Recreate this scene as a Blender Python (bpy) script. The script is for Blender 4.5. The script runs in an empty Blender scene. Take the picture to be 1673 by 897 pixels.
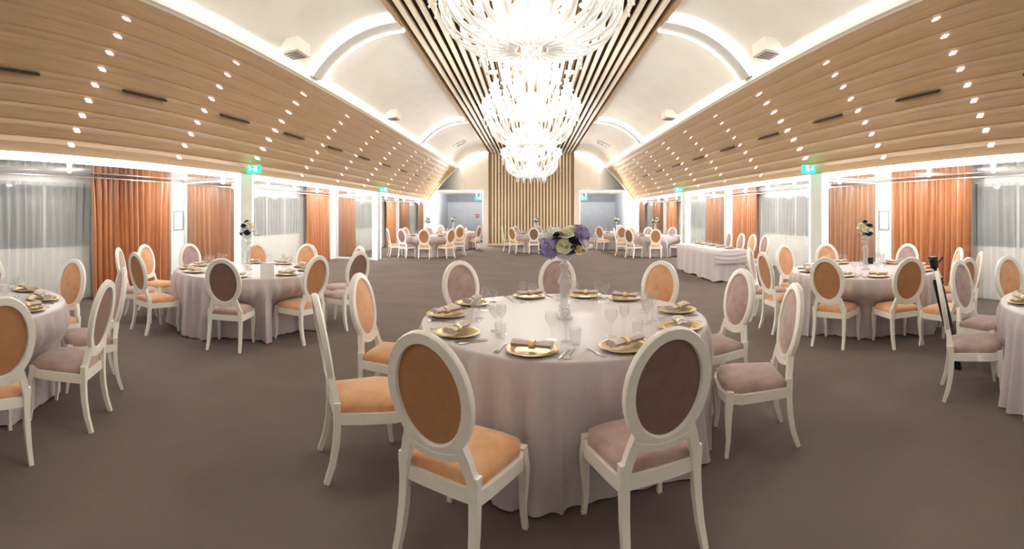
import bpy, math, random
from math import sin, cos, pi, radians, atan2, hypot, exp
from mathutils import Vector, Matrix

random.seed(7)
S = bpy.context.scene
COL = S.collection
EYE = 1.53

# ------------------------------------------------------------------ camera, world, exposure
F = 750.0
cam = bpy.data.cameras.new('camera')
cam_o = bpy.data.objects.new('camera', cam)
COL.objects.link(cam_o)
S.camera = cam_o
cam.type = 'PANO'
cam.panorama_type = 'CENTRAL_CYLINDRICAL'
cam.central_cylindrical_range_u_min = -868 / F
cam.central_cylindrical_range_u_max = 805 / F
cam.central_cylindrical_range_v_min = -545 / F
cam.central_cylindrical_range_v_max = 352 / F
cam.central_cylindrical_radius = 1.0
cam.clip_start = 0.05
cam_o.location = (0, 0, EYE)
cam_o.rotation_euler = (pi / 2, 0, 0)

W = bpy.data.worlds.new('night')
S.world = W
W.use_nodes = True
W.node_tree.nodes['Background'].inputs[0].default_value = (0.05, 0.06, 0.08, 1)
W.node_tree.nodes['Background'].inputs[1].default_value = 1.0

S.view_settings.view_transform = 'Standard'
S.view_settings.look = 'None'
S.view_settings.gamma = 1.0
S.view_settings.exposure = 1.05
S.cycles.use_denoising = True
S.cycles.max_bounces = 8
S.cycles.diffuse_bounces = 4
S.cycles.glossy_bounces = 3
S.cycles.transmission_bounces = 6
S.cycles.transparent_max_bounces = 24
S.cycles.sample_clamp_indirect = 6.0
S.cycles.caustics_reflective = False
S.cycles.caustics_refractive = False

E_COVE, E_PORTAL, E_RIB, E_SQUARE, E_SPOT, E_BULB, P_CHAND, P_SPOT, P_NICHE = 6.0, 8.0, 6.0, 0.8, 20.0, 12.0, 86.0, 16.0, 300.0


# ------------------------------------------------------------------ materials
def lin(c):
    return tuple(((v / 255) / 12.92 if v <= 10 else (((v / 255) + .055) / 1.055) ** 2.4) for v in c) + (1,)


def mat(name, rgb, rough=.5, metal=0., noise=None, bump=None, sheen=0., spec=.5, coords='Object', scale=(1, 1, 1)):
    m = bpy.data.materials.new(name)
    m.use_nodes = True
    nt = m.node_tree
    b = nt.nodes['Principled BSDF']
    b.inputs['Base Color'].default_value = lin(rgb)
    b.inputs['Roughness'].default_value = rough
    b.inputs['Metallic'].default_value = metal
    b.inputs['Specular IOR Level'].default_value = spec
    if sheen:
        b.inputs['Sheen Weight'].default_value = sheen
        b.inputs['Sheen Roughness'].default_value = .4
    if noise or bump:
        tc = nt.nodes.new('ShaderNodeTexCoord')
        mp = nt.nodes.new('ShaderNodeMapping')
        mp.inputs['Scale'].default_value = scale
        nt.links.new(tc.outputs[coords], mp.inputs[0])
    if noise:
        s, rgb2, detail = noise
        n = nt.nodes.new('ShaderNodeTexNoise')
        n.inputs['Scale'].default_value = s
        n.inputs['Detail'].default_value = detail
        n.inputs['Roughness'].default_value = .6
        nt.links.new(mp.outputs[0], n.inputs['Vector'])
        r = nt.nodes.new('ShaderNodeValToRGB')
        r.color_ramp.elements[0].position = .32
        r.color_ramp.elements[1].position = .68
        r.color_ramp.elements[0].color = lin(rgb)
        r.color_ramp.elements[1].color = lin(rgb2)
        nt.links.new(n.outputs['Fac'], r.inputs[0])
        nt.links.new(r.outputs[0], b.inputs['Base Color'])
    if bump:
        s, st, dist = bump
        n2 = nt.nodes.new('ShaderNodeTexNoise')
        n2.inputs['Scale'].default_value = s
        n2.inputs['Detail'].default_value = 3
        nt.links.new(mp.outputs[0], n2.inputs['Vector'])
        bp = nt.nodes.new('ShaderNodeBump')
        bp.inputs['Strength'].default_value = st
        bp.inputs['Distance'].default_value = dist
        nt.links.new(n2.outputs['Fac'], bp.inputs['Height'])
        nt.links.new(bp.outputs[0], b.inputs['Normal'])
    return m


def glow(name, rgb, strength):
    m = bpy.data.materials.new(name)
    m.use_nodes = True
    nt = m.node_tree
    nt.nodes.clear()
    e = nt.nodes.new('ShaderNodeEmission')
    e.inputs[0].default_value = lin(rgb)
    e.inputs[1].default_value = strength
    o = nt.nodes.new('ShaderNodeOutputMaterial')
    nt.links.new(e.outputs[0], o.inputs[0])
    return m


def thin_glass(name, rgb, body, rough=.03, edge=.5):
    """clear glass: a faint white body, see-through, reflecting at its edges"""
    m = bpy.data.materials.new(name)
    m.use_nodes = True
    nt = m.node_tree
    nt.nodes.clear()
    t = nt.nodes.new('ShaderNodeBsdfTransparent')
    t.inputs[0].default_value = lin(rgb)
    d = nt.nodes.new('ShaderNodeBsdfDiffuse')
    d.inputs[0].default_value = (.9, .9, .9, 1)
    g = nt.nodes.new('ShaderNodeBsdfGlossy')
    g.inputs['Roughness'].default_value = rough
    lw = nt.nodes.new('ShaderNodeLayerWeight')
    lw.inputs[0].default_value = .5
    pw = nt.nodes.new('ShaderNodeMath')
    pw.operation = 'POWER'
    pw.inputs[1].default_value = 3.0
    nt.links.new(lw.outputs['Facing'], pw.inputs[0])
    fr = nt.nodes.new('ShaderNodeMath')
    fr.operation = 'MULTIPLY_ADD'
    fr.inputs[1].default_value = edge
    fr.inputs[2].default_value = .04
    nt.links.new(pw.outputs[0], fr.inputs[0])
    m1 = nt.nodes.new('ShaderNodeMixShader')
    m1.inputs[0].default_value = body
    nt.links.new(t.outputs[0], m1.inputs[1])
    nt.links.new(d.outputs[0], m1.inputs[2])
    m2 = nt.nodes.new('ShaderNodeMixShader')
    nt.links.new(fr.outputs[0], m2.inputs[0])
    nt.links.new(m1.outputs[0], m2.inputs[1])
    nt.links.new(g.outputs[0], m2.inputs[2])
    o = nt.nodes.new('ShaderNodeOutputMaterial')
    nt.links.new(m2.outputs[0], o.inputs[0])
    return m


def veil(name, rgb, clear, trans):
    m = bpy.data.materials.new(name)
    m.use_nodes = True
    nt = m.node_tree
    nt.nodes.clear()
    d = nt.nodes.new('ShaderNodeBsdfDiffuse')
    d.inputs[0].default_value = lin(rgb)
    tl = nt.nodes.new('ShaderNodeBsdfTranslucent')
    tl.inputs[0].default_value = lin(rgb)
    tp = nt.nodes.new('ShaderNodeBsdfTransparent')
    m1 = nt.nodes.new('ShaderNodeMixShader')
    m1.inputs[0].default_value = trans
    m2 = nt.nodes.new('ShaderNodeMixShader')
    m2.inputs[0].default_value = clear
    nt.links.new(d.outputs[0], m1.inputs[1])
    nt.links.new(tl.outputs[0], m1.inputs[2])
    nt.links.new(m1.outputs[0], m2.inputs[1])
    nt.links.new(tp.outputs[0], m2.inputs[2])
    o = nt.nodes.new('ShaderNodeOutputMaterial')
    nt.links.new(m2.outputs[0], o.inputs[0])
    return m


M = {
    'carpet': mat('carpet', (114, 102, 96), .95, noise=(1.1, (124, 112, 105), 6), bump=(260, .35, .004), spec=.1),
    'wall': mat('white_wall_paint', (238, 236, 232), .7, noise=(3, (242, 240, 237), 2)),
    'blue_wall': mat('blue_grey_wall_paint', (200, 205, 213), .7, noise=(3, (208, 212, 219), 2)),
    'blue_dark': mat('darker_grey_blue_paint', (150, 154, 162), .7, noise=(3, (156, 160, 168), 2)),
    'cream': mat('cream_wall_paint', (236, 228, 212), .7, noise=(3, (240, 233, 219), 2)),
    'vault': mat('white_vault_plaster', (232, 228, 218), .8, noise=(2, (237, 233, 224), 2)),
    'rib': mat('grey_rib_paint', (205, 202, 196), .7, noise=(3, (211, 208, 203), 2)),
    'pillar': mat('pale_pillar_paint', (216, 221, 216), .6, noise=(3, (222, 226, 222), 2)),
    'wood': mat('oak_veneer', (201, 172, 136), .5, noise=(7, (186, 156, 120), 8), scale=(6, .18, 6)),
    'slat': mat('pale_slat_wood', (250, 240, 222), .5, noise=(6, (244, 231, 208), 6), scale=(5, .3, 5)),
    'slat_v': mat('pale_upright_slat_wood', (250, 236, 208), .5, noise=(6, (244, 228, 196), 6), scale=(5, 5, .3)),
    'tan_back': mat('tan_backing', (186, 156, 122), .6, noise=(4, (178, 148, 114), 4)),
    'bronze': mat('bronze_gloss_panel', (150, 112, 72), .12, metal=.85, noise=(2, (132, 98, 62), 3)),
    'gloss_ceiling': mat('grey_gloss_ceiling', (190, 188, 184), .06, metal=.55, noise=(1, (194, 192, 188), 1)),
    'chair_paint': mat('ivory_lacquer', (251, 248, 241), .32, noise=(18, (247, 242, 231), 4)),
    'orange': mat('orange_velvet', (216, 156, 110), .8, noise=(7, (232, 186, 146), 6), sheen=.5, spec=.2),
    'orange_dark': mat('orange_velvet_reverse', (180, 130, 90), .85, noise=(12, (189, 139, 99), 4), sheen=.2, spec=.15),
    'mauve': mat('mauve_velvet', (166, 136, 131), .8, noise=(7, (196, 170, 165), 6), sheen=.5, spec=.2),
    'mauve_dark': mat('mauve_velvet_reverse', (134, 106, 98), .85, noise=(12, (142, 114, 106), 4), sheen=.2, spec=.15),
    'cloth': mat('lilac_grey_satin', (198, 188, 189), .42, noise=(30, (203, 193, 194), 3), sheen=.3, spec=.4),
    'gold': mat('gold_charger', (200, 172, 122), .36, metal=.7, noise=(14, (182, 152, 100), 4)),
    'napkin': mat('taupe_napkin', (208, 192, 184), .7, noise=(40, (220, 206, 198), 3), sheen=.3),
    'ring': mat('gold_napkin_ring', (238, 214, 160), .3, metal=.6, noise=(30, (226, 198, 140), 2)),
    'steel': mat('cutlery_steel', (205, 202, 198), .18, metal=1., noise=(30, (190, 187, 183), 2)),
    'glass': thin_glass('clear_glass', (254, 254, 254), .03, .05, .6),
    'pane': thin_glass('partition_glass', (236, 238, 237), .03, .01, .3),
    'vase_glass': thin_glass('silvered_glass', (250, 250, 252), .28, .08, .7),
    'crystal': None,
    'orange_curtain': mat('copper_satin_curtain', (188, 126, 86), .34, noise=(20, (200, 140, 98), 4), sheen=.4, spec=.5, scale=(1, 1, .2)),
    'sheer': veil('white_sheer', (242, 242, 238), .5, .3),
    'dusk': mat('dusk_window_pane', (66, 74, 80), .1, noise=(1.5, (80, 88, 92), 2)),
    'frame_white': mat('white_frame', (238, 240, 240), .4, noise=(5, (232, 234, 234), 2)),
    'metal_rail': mat('brushed_rail', (188, 182, 176), .3, metal=.7, noise=(10, (176, 170, 164), 2)),
    'black': mat('black_metal', (22, 21, 22), .4, noise=(20, (30, 29, 30), 2)),
    'vent_dark': mat('dark_vent', (48, 38, 30), .6, noise=(10, (56, 46, 36), 2)),
    'vent_line': mat('vent_bar', (104, 84, 62), .5, noise=(10, (112, 92, 70), 2)),
    'brown_leather': mat('brown_strap', (120, 84, 50), .6, noise=(20, (134, 96, 60), 3)),
    'cream_petal': mat('cream_petals', (246, 240, 206), .6, noise=(10, (250, 246, 224), 2)),
    'white_petal': mat('white_petals', (246, 244, 236), .6, noise=(10, (250, 249, 244), 2)),
    'yellow_petal': mat('yellow_petals', (244, 226, 150), .6, noise=(10, (248, 236, 176), 2)),
    'purple_petal': mat('lavender_petals', (146, 130, 186), .6, noise=(25, (178, 164, 210), 2)),
    'navy_petal': mat('dark_violet_petals', (40, 30, 62), .6, noise=(12, (58, 46, 84), 2)),
    'leaf': mat('dark_leaf', (66, 76, 40), .5, noise=(9, (88, 96, 54), 3)),
    'card': mat('white_card', (240, 238, 234), .6, noise=(6, (236, 234, 230), 2)),
    'exit_green': glow('exit_green', (40, 205, 150), 2.2),
    'exit_white': glow('exit_white', (225, 255, 245), 2.2),
    'red_sign': mat('red_sign', (150, 40, 60), .5, noise=(6, (158, 46, 66), 2)),
    'led_cove': glow('led_cove', (255, 250, 238), E_COVE),
    'led_portal': glow('led_portal', (250, 253, 255), E_PORTAL),
    'led_rib': glow('led_rib', (255, 251, 240), E_RIB),
    'square': glow('square_lamp', (255, 228, 216), E_SQUARE),
    'spot': glow('spot_bulb', (255, 250, 244), E_SPOT),
    'bulb': glow('candle_bulb', (255, 249, 238), E_BULB),
}


def crystal():
    m = bpy.data.materials.new('murano_crystal')
    m.use_nodes = True
    nt = m.node_tree
    nt.nodes.clear()
    d = nt.nodes.new('ShaderNodeBsdfDiffuse')
    d.inputs[0].default_value = (.95, .94, .92, 1)
    tl = nt.nodes.new('ShaderNodeBsdfTranslucent')
    tl.inputs[0].default_value = (.95, .94, .92, 1)
    tp = nt.nodes.new('ShaderNodeBsdfTransparent')
    g = nt.nodes.new('ShaderNodeBsdfGlossy')
    g.inputs['Roughness'].default_value = .08
    mx = [nt.nodes.new('ShaderNodeMixShader') for _ in range(3)]
    for k, f in enumerate((.5, .35, .22)):
        mx[k].inputs[0].default_value = f
    nt.links.new(d.outputs[0], mx[0].inputs[1])
    nt.links.new(tl.outputs[0], mx[0].inputs[2])
    nt.links.new(mx[0].outputs[0], mx[1].inputs[1])
    nt.links.new(tp.outputs[0], mx[1].inputs[2])
    nt.links.new(mx[1].outputs[0], mx[2].inputs[1])
    nt.links.new(g.outputs[0], mx[2].inputs[2])
    o = nt.nodes.new('ShaderNodeOutputMaterial')
    nt.links.new(mx[2].outputs[0], o.inputs[0])
    return m


M['crystal'] = crystal()


# ------------------------------------------------------------------ mesh building
class MB:
    def __init__(self):
        self.v = []
        self.f = []

    def add(self, vs, fs):
        o = len(self.v)
        self.v += [tuple(p) for p in vs]
        self.f += [tuple(i + o for i in q) for q in fs]

    def box(self, c, s, rot=None):
        hx, hy, hz = s[0] / 2, s[1] / 2, s[2] / 2
        ps = [Vector((x, y, z)) for x in (-hx, hx) for y in (-hy, hy) for z in (-hz, hz)]
        if rot is not None:
            ps = [rot @ p for p in ps]
        c = Vector(c)
        self.add([p + c for p in ps], [(0, 1, 3, 2), (4, 6, 7, 5), (0, 4, 5, 1), (2, 3, 7, 6), (0, 2, 6, 4), (1, 5, 7, 3)])
        return self

    def span(self, x0, x1, y0, y1, z0, z1):
        return self.box(((x0 + x1) / 2, (y0 + y1) / 2, (z0 + z1) / 2), (abs(x1 - x0), abs(y1 - y0), abs(z1 - z0)))

    def prism(self, prof, y0, y1):
        """closed (x, z) outline swept along y"""
        n = len(prof)
        self.add([(x, y0, z) for x, z in prof] + [(x, y1, z) for x, z in prof],
                 [(i, (i + 1) % n, n + (i + 1) % n, n + i) for i in range(n)] + [tuple(range(n))[::-1], tuple(range(n, 2 * n))])
        return self

    def extrude(self, prof, z0, z1):
        """closed (x, y) outline raised along z"""
        n = len(prof)
        self.add([(x, y, z0) for x, y in prof] + [(x, y, z1) for x, y in prof],
                 [(i, (i + 1) % n, n + (i + 1) % n, n + i) for i in range(n)] + [tuple(range(n))[::-1], tuple(range(n, 2 * n))])
        return self

    def lathe(self, prof, n=16, c=(0, 0, 0)):
        vs, fs = [], []
        for r, z in prof:
            for k in range(n):
                a = 2 * pi * k / n
                vs.append((c[0] + r * cos(a), c[1] + r * sin(a), c[2] + z))
        for i in range(len(prof) - 1):
            for k in range(n):
                fs.append((i * n + k, i * n + (k + 1) % n, (i + 1) * n + (k + 1) % n, (i + 1) * n + k))
        if prof[0][0] > 1e-4:
            fs.append(tuple(range(n))[::-1])
        if prof[-1][0] > 1e-4:
            fs.append(tuple(range((len(prof) - 1) * n, len(prof) * n)))
        self.add(vs, fs)
        return self

    def sweep(self, pts, sec, up=(0, 0, 1), closed=False, scales=None, caps=True):
        """a section [(u, v)] carried along pts; u is sideways, v follows `up`"""
        pts = [Vector(p) for p in pts]
        n, m = len(pts), len(sec)
        up = Vector(up)
        vs, fs = [], []
        for i, p in enumerate(pts):
            a = pts[(i - 1) % n] if (closed or i > 0) else p
            b = pts[(i + 1) % n] if (closed or i < n - 1) else p
            t = (b - a).normalized()
            u = t.cross(up)
            if u.length < 1e-5:
                u = t.cross(Vector((1, 0, 0)))
            u.normalize()
            w = u.cross(t).normalized()
            k = scales[i] if scales else 1.0
            ku, kv = k if isinstance(k, tuple) else (k, k)
            for su, sv in sec:
                vs.append(p + u * su * ku + w * sv * kv)
        for i in range(n if closed else n - 1):
            j = (i + 1) % n
            for q in range(m):
                fs.append((i * m + q, i * m + (q + 1) % m, j * m + (q + 1) % m, j * m + q))
        if not closed and caps:
            fs.append(tuple(range(m))[::-1])
            fs.append(tuple(range((n - 1) * m, n * m)))
        self.add(vs, fs)
        return self

    def tube(self, pts, r, n=8, **k):
        return self.sweep(pts, [(r * cos(2 * pi * i / n), r * sin(2 * pi * i / n)) for i in range(n)], **k)

    def grid(self, fn, nu, nv, closed_u=False):
        vs = [fn(i / (nu if closed_u else nu - 1), j / (nv - 1)) for j in range(nv) for i in range(nu)]
        fs = []
        for j in range(nv - 1):
            for i in range(nu if closed_u else nu - 1):
                k = (i + 1) % nu
                fs.append((j * nu + i, j * nu + k, (j + 1) * nu + k, (j + 1) * nu + i))
        self.add(vs, fs)
        return self

    def ball(self, c, r, n=8, m=6, sz=1.0):
        prof = [(r * sin(pi * j / m), -r * sz * cos(pi * j / m)) for j in range(m + 1)]
        prof[0] = (0.0005, prof[0][1])
        prof[-1] = (0.0005, prof[-1][1])
        return self.lathe(prof, n, c)

    def mesh(self, name, m, smooth=None):
        me = bpy.data.meshes.new(name)
        me.from_pydata(self.v, [], self.f)
        me.update()
        import bmesh
        bm = bmesh.new()
        bm.from_mesh(me)
        bmesh.ops.recalc_face_normals(bm, faces=bm.faces)
        bm.to_mesh(me)
        bm.free()
        me.materials.append(M[m] if isinstance(m, str) else m)
        if smooth:
            me.shade_smooth()
            me.set_sharp_from_angle(angle=radians(smooth))
        return me


def link(name, me, parent=None, loc=None, rz=None, rot=None):
    o = bpy.data.objects.new(name, me)
    COL.objects.link(o)
    if parent is not None:
        o.parent = parent
    if loc is not None:
        o.location = loc
    if rz is not None:
        o.rotation_euler = (0, 0, rz)
    if rot is not None:
        o.rotation_euler = rot
    return o


def tag(o, label, cat, group=None):
    o['label'] = label
    o['category'] = cat
    if group:
        o['group'] = group
    return o


def thing(name, label, cat, loc=(0, 0, 0), rz=0, group=None):
    return tag(link(name, None, None, loc, rz), label, cat, group)


def struct(name, mb, m, parent=None, smooth=None):
    o = link(name, mb.mesh(name, m, smooth), parent)
    if parent is None:
        o['kind'] = 'structure'
    return o


def V2(x, y):
    return Vector((x, y, 0))


ORD = 'first second third fourth fifth sixth seventh eighth ninth tenth eleventh twelfth thirteenth fourteenth fifteenth sixteenth seventeenth eighteenth'.split()


def bulb_light(parent, energy, loc, r, col=(1, .96, .9)):
    L = bpy.data.lights.new('bulb_light', 'POINT')
    L.energy = energy
    L.color = col
    L.shadow_soft_size = r
    o = bpy.data.objects.new('bulb_light', L)
    COL.objects.link(o)
    o.parent = parent
    o.location = loc


SIDES = ((-1, 'left'), (1, 'right'))
YB, YE = -5.0, 22.75            # back of the room, end of the long hall
XW, XB = 5.2, 7.05              # wall line, back wall of the window bays
PILLARS = ((-.55, -.15), (7.09, 7.47), (14.92, 15.3), (22.45, 22.85))
COLUMNS = ((-.95, -.5), (6.77, 7.19), (14.43, 14.96), (22.3, 22.8))

# ------------------------------------------------------------------ floor
struct('floor', MB().span(-XB - .2, XB + .2, YB, 30.2, -.1, 0), 'carpet')


# ------------------------------------------------------------------ vaulted ceiling
def arc(t, off=0.0):
    ax, az, bx, bz = 3.72, 4.02, 2.16, 4.74
    n = Vector((.42, .907))
    p = Vector((ax + (bx - ax) * t, az + (bz - az) * t)) + n * (.21 * 4 * t * (1 - t)) - n * off
    return p.x, p.y


mb = MB()
for s, _ in SIDES:
    prof = [arc(k / 14) for k in range(15)] + [arc(k / 14, -.06) for k in range(14, -1, -1)]
    mb.prism([(s * x, z) for x, z in prof], YB, 23.0)
    mb.prism([(s * 3.72, 3.9), (s * 3.9, 3.9), (s * 5.5, 2.4), (s * 5.5, 2.5), (s * 3.95, 4.1), (s * 3.72, 4.1)], YB, YE)
ceiling = struct('ceiling', mb, 'vault', smooth=40)
link('bronze_panel', MB().span(-2.2, 2.2, YB, 23.0, 4.8, 4.86).mesh('bronze_panel', 'bronze'), ceiling)
mb = MB()
for s, _ in SIDES:
    mb.span(s * 2.1, s * 2.17, YB, 23.0, 4.68, 4.8)
link('edge_board', mb.mesh('edge_board', 'tan_back'), ceiling)
N_SLAT, SLAT = 25, .1635
slat_me = MB().span(-.032, .032, YB, 23.02, 4.66, 4.735).mesh('slat', 'slat')
for i in range(N_SLAT):
    link('slat', slat_me, ceiling, ((i - (N_SLAT - 1) / 2) * SLAT, 0, 0))

# stepped wooden boards on both slopes
STEPS = []
for i in range(10):
    t0, t1 = i / 10, (i + 1) / 10
    b = lambda t: .07 * 4 * t * (1 - t)
    p0 = Vector((5.2 - 1.43 * t0 + b(t0) * .74, 2.335 + 1.565 * t0 + b(t0) * .67))
    p1 = Vector((5.2 - 1.43 * t1 + b(t1) * .74, 2.335 + 1.565 * t1 + b(t1) * .67))
    q = p0 + (p1 - p0) * .62 + Vector((.74, .67)) * .023
    STEPS.append((p0, q, p1))
for s, side in SIDES:
    for i, (p0, q, p1) in enumerate(STEPS):
        th = Vector((.74, .67)) * .026
        p0 = p0 + th * (1.25 if i else 0)
        prof = [p0, q, p1, p1 + th, q + th * 1.6, p0 + th * .8]
        link('plank', MB().prism([(s * p.x, p.y) for p in prof], YB, YE).mesh('plank', 'wood'), ceiling)
    # lip of the light trough and arched end trim
    link('cove_lip', MB().prism([(s * x, z) for x, z in ((3.79, 3.885), (3.765, 3.90), (3.765, 3.945), (3.79, 3.945))], YB, YE)
         .mesh('cove_lip', 'slat'), ceiling)
    pts = [(s * p0.x, YE + .02, p0.y) for p0, q, p1 in STEPS] + [(s * STEPS[-1][2].x, YE + .02, STEPS[-1][2].y)]
    struct('trim_%d' % (1 if s < 0 else 2), MB().sweep(pts, [(-.06, -.05), (.06, -.05), (.06, .1), (-.06, .1)], up=(0, 1, 0)), 'cream')

# arched ribs with a light line on each edge
for k, yc in enumerate((-.35, 7.28, 15.1)):
    for s, side in SIDES:
        pts = [(s * arc(j / 14, .04)[0], yc, arc(j / 14, .04)[1]) for j in range(15)]
        o = struct('trim_%d' % (3 + 2 * k + (s > 0)), MB().sweep(pts, [(-.05, -.17), (.05, -.17), (.05, .17), (-.05, .17)], up=(0, 1, 0)), 'rib', smooth=30)
        for dy, w in ((-.245, .07), (.19, .02)):
            of = .02 if dy < 0 else .1
            pts = [(s * arc(j / 14, of)[0], yc + dy, arc(j / 14, of)[1]) for j in range(15)]
            link('light_line', MB().sweep(pts, [(-.012, -w), (.012, -w), (.012, w), (-.012, w)], up=(0, 1, 0)).mesh('light_line', 'led_rib'), o)
for s, side in SIDES:
    pts = [(s * arc(j / 14, .02)[0], 22.92, arc(j / 14, .02)[1]) for j in range(15)]
    tag(link('arched_light', MB().sweep(pts, [(-.05, -.05), (.05, -.05), (.05, .05), (-.05, .05)], up=(0, 1, 0)).mesh('arched_light', 'led_rib')),
        'white arched light line over the %s end wall panel beside the slatted wall' % side, 'light', 'arched end lights')

BAYS = ((YB, -.55, 'behind the camera'), (-.15, 7.1, 'nearest'), (7.46, 14.92, 'middle'), (15.28, 22.7, 'farthest'))
for s, side in SIDES:
    for y0, y1, nm in BAYS:
        pr = [(3.757, 3.93), (3.70, 4.045), (3.685, 4.035), (3.742, 3.92)]
        tag(link('cove_light', MB().prism([(s * x, z) for x, z in pr], y0 + .02, y1 - .02).mesh('cove_light', 'led_cove')),
            'glowing cove light along the top of the %s wooden slope, %s vault bay' % (side, nm), 'light', 'cove lights')

# ------------------------------------------------------------------ side walls and window bays
for s, side in SIDES:
    mb = MB()
    mb.span(s * XW, s * (XW + .32), YB, YE, 2.335, 2.45)                 # header above the openings
    for y0, y1 in PILLARS:
        mb.span(s * XW, s * (XW + .16), y0, y1, 0, 2.34)
    w = struct('wall_' + side, mb, 'pillar')
    mb = MB()
    mb.span(s * XB, s * (XB + .12), YB, 30, 0, .9)
    mb.span(s * XB, s * (XB + .12), YB, 30, 2.12, 2.3)
    wins = []
    for y0, y1 in ((.9, 5.0), (8.9, 12.9), (16.6, 20.8), (24.6, 27.6)):
        wins.append((y0, y1))
    edges = [YB] + [v for p in wins for v in p] + [30]
    for a, b in zip(edges[::2], edges[1::2]):
        mb.span(s * XB, s * (XB + .12), a, b, .9, 2.12)
    for y0, y1 in COLUMNS:
        mb.span(s * 6.75, s * XB, y0, y1, 0, 2.25)
    link('bay_wall', mb.mesh('bay_wall', 'wall'), w)
    link('bay_ceiling', MB().span(s * (XW + .09), s * (XB + .12), YB, 30, 2.24, 2.3).mesh('bay_ceiling', 'gloss_ceiling'), w)
    mb = MB().span(s * XW, s * (XW + .12), YE + .1, 30, 0, 3.2)
    link('niche_side', mb.mesh('niche_side', 'blue_wall'), w)
    for k, (y0, y1) in enumerate(wins):
        mb = MB()
        x0, x1 = s * (XB + .02), s * (XB + .08)
        mb.span(x0, x1, y0, y1, .9, .96).span(x0, x1, y0, y1, 2.06, 2.12)
        n = 4
        for j in range(n + 1):
            yy = y0 + .03 + (y1 - y0 - .06) * j / n
            mb.span(x0, x1, yy - .03, yy + .03, .96, 2.06)
        wo = struct('window_%d' % (k + 1 + (4 if s > 0 else 0)), mb, 'frame_white')
        for j in range(n):
            a = y0 + .06 + (y1 - y0 - .06) * j / n
            b = y0 + (y1 - y0 - .06) * (j + 1) / n
            link('pane', MB().span(s * (XB + .045), s * (XB + .055), a, b, .96, 2.06).mesh('pane', 'dusk'), wo)

    # glowing portal frames of the bays
    for (a, b), nm in (((-.15, 7.09), 'nearest'), ((7.47, 14.92), 'middle'), ((15.3, 22.45), 'farthest')):
        t = thing('portal_light', 'bright white light frame around the %s window bay on the %s wall' % (nm, side), 'light',
                  (s * XW, (a + b) / 2, 0), 0, 'portal light frames')
        h = (b - a) / 2
        link('top_strip', MB().box((s * .04, 0, 2.285), (.06, 2 * h - .012, .08)).mesh('top_strip', 'led_portal'), t)
        for e in (-1, 1):
            link('side_strip', MB().box((s * .035, e * (h - .035), 1.122), (.04, .055, 2.23)).mesh('side_strip', 'led_portal'), t)

    # glass partitions between the bays
    for k, y in enumerate((7.16, 14.95, 22.58)):
        nm = ('first', 'second', 'third')[k]
        t = thing('glass_partition', '%s glass partition from the entrance across the %s window bays' % (nm, side), 'partition',
                  (s * 6.04, y, 0), 0, 'glass partitions')
        mb = MB().box((0, 0, .03), (1.36, .12, .06)).box((0, 0, 2.215), (1.36, .05, .04))
        for e in (-1, 1):
            mb.box((e * .662, 0, 1.13), (.035, .05, 2.14))
        link('frame', mb.mesh('frame', 'frame_white'), t)
        link('glass', MB().box((0, 0, 1.13), (1.29, .012, 2.13)).mesh('glass', 'pane'), t)

    # curtains
    def drape(x, y0, y1, z0, z1, n, amp, lean=0.0, gather=0.0, ph=0.0):
        rnd = random.Random(int(x * 100 + y0 * 10))
        w = [rnd.uniform(.7, 1.35) for _ in range(n)]
        tot = sum(w)
        cum = [0]
        for q in w:
            cum.append(cum[-1] + q / tot)
        ncol = n * 6

        def fn(u, v):
            k = min(int(u * n), n - 1)
            i = max(j for j in range(n) if cum[j] <= u + 1e-9)
            loc = (u - cum[i]) / (cum[i + 1] - cum[i])
            wave = sin(2 * pi * loc)
            hem = 1 - v                                   # 0 at the top
            a = amp * (.55 + .6 * hem) * (.75 + .5 * rnd_amp[i])
            yy = y0 + (y1 - y0) * u
            mid = (y0 + y1) / 2
            yy = mid + (yy - mid) * (1 - gather * hem * .5) + lean * hem + .012 * sin(9 * u + 5 * hem)
            return (x + wave * a + .01 * sin(17 * u + 3 * hem), yy, z0 + (z1 - z0) * v + (.012 * sin(4 * pi * loc) if v == 0 else 0))
        rnd_amp = [rnd.random() for _ in range(n)]
        return MB().grid(fn, ncol + 1, 9)

    for y0, y1, n, lean, g, where in ((4.76, 6.79, 15, .0, .12, 'near'), (7.2, 9.2, 13, 0, .05, 'near'), (12.74, 14.43, 12, 0, .1, 'far'),
                                      (14.98, 16.9, 12, 0, .05, 'near'), (20.8, 22.3, 10, 0, .1, 'far'), (22.82, 25.0, 12, 0, .05, 'near'), (27.0, 29.0, 12, 0, .05, 'far')):
        d = {4.76: 'beside the first column of the %s wall, entrance side', 7.2: 'just behind the first glass partition of the %s wall',
             12.74: 'beside the second column of the %s wall, entrance side', 14.98: 'just behind the second glass partition of the %s wall',
             20.8: 'beside the third column of the %s wall, entrance side', 22.82: 'just behind the third glass partition of the %s wall',
             27.0: 'at the far end of the %s window bays'}[y0] % side
        o = link('curtain', drape(s * 6.80, y0, y1, .015, 2.235, n, .075, lean, g).mesh('curtain', 'orange_curtain', 60))
        tag(o, 'copper orange satin curtain ' + d, 'curtain', 'orange curtains')
    for y0, y1, n, d in ((-.4, 5.3, 34, 'nearest'), (8.7, 13.2, 26, 'second'), (16.4, 21.2, 28, 'third'), (24.5, 27.7, 16, 'farthest')):
        o = link('sheer_curtain', drape(s * 6.985, y0, y1, .03, 2.12, n, .042).mesh('sheer_curtain', 'sheer', 60))
        tag(o, 'white sheer curtain over the %s window from the entrance, %s wall' % (d, side), 'curtain', 'sheer curtains')
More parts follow.
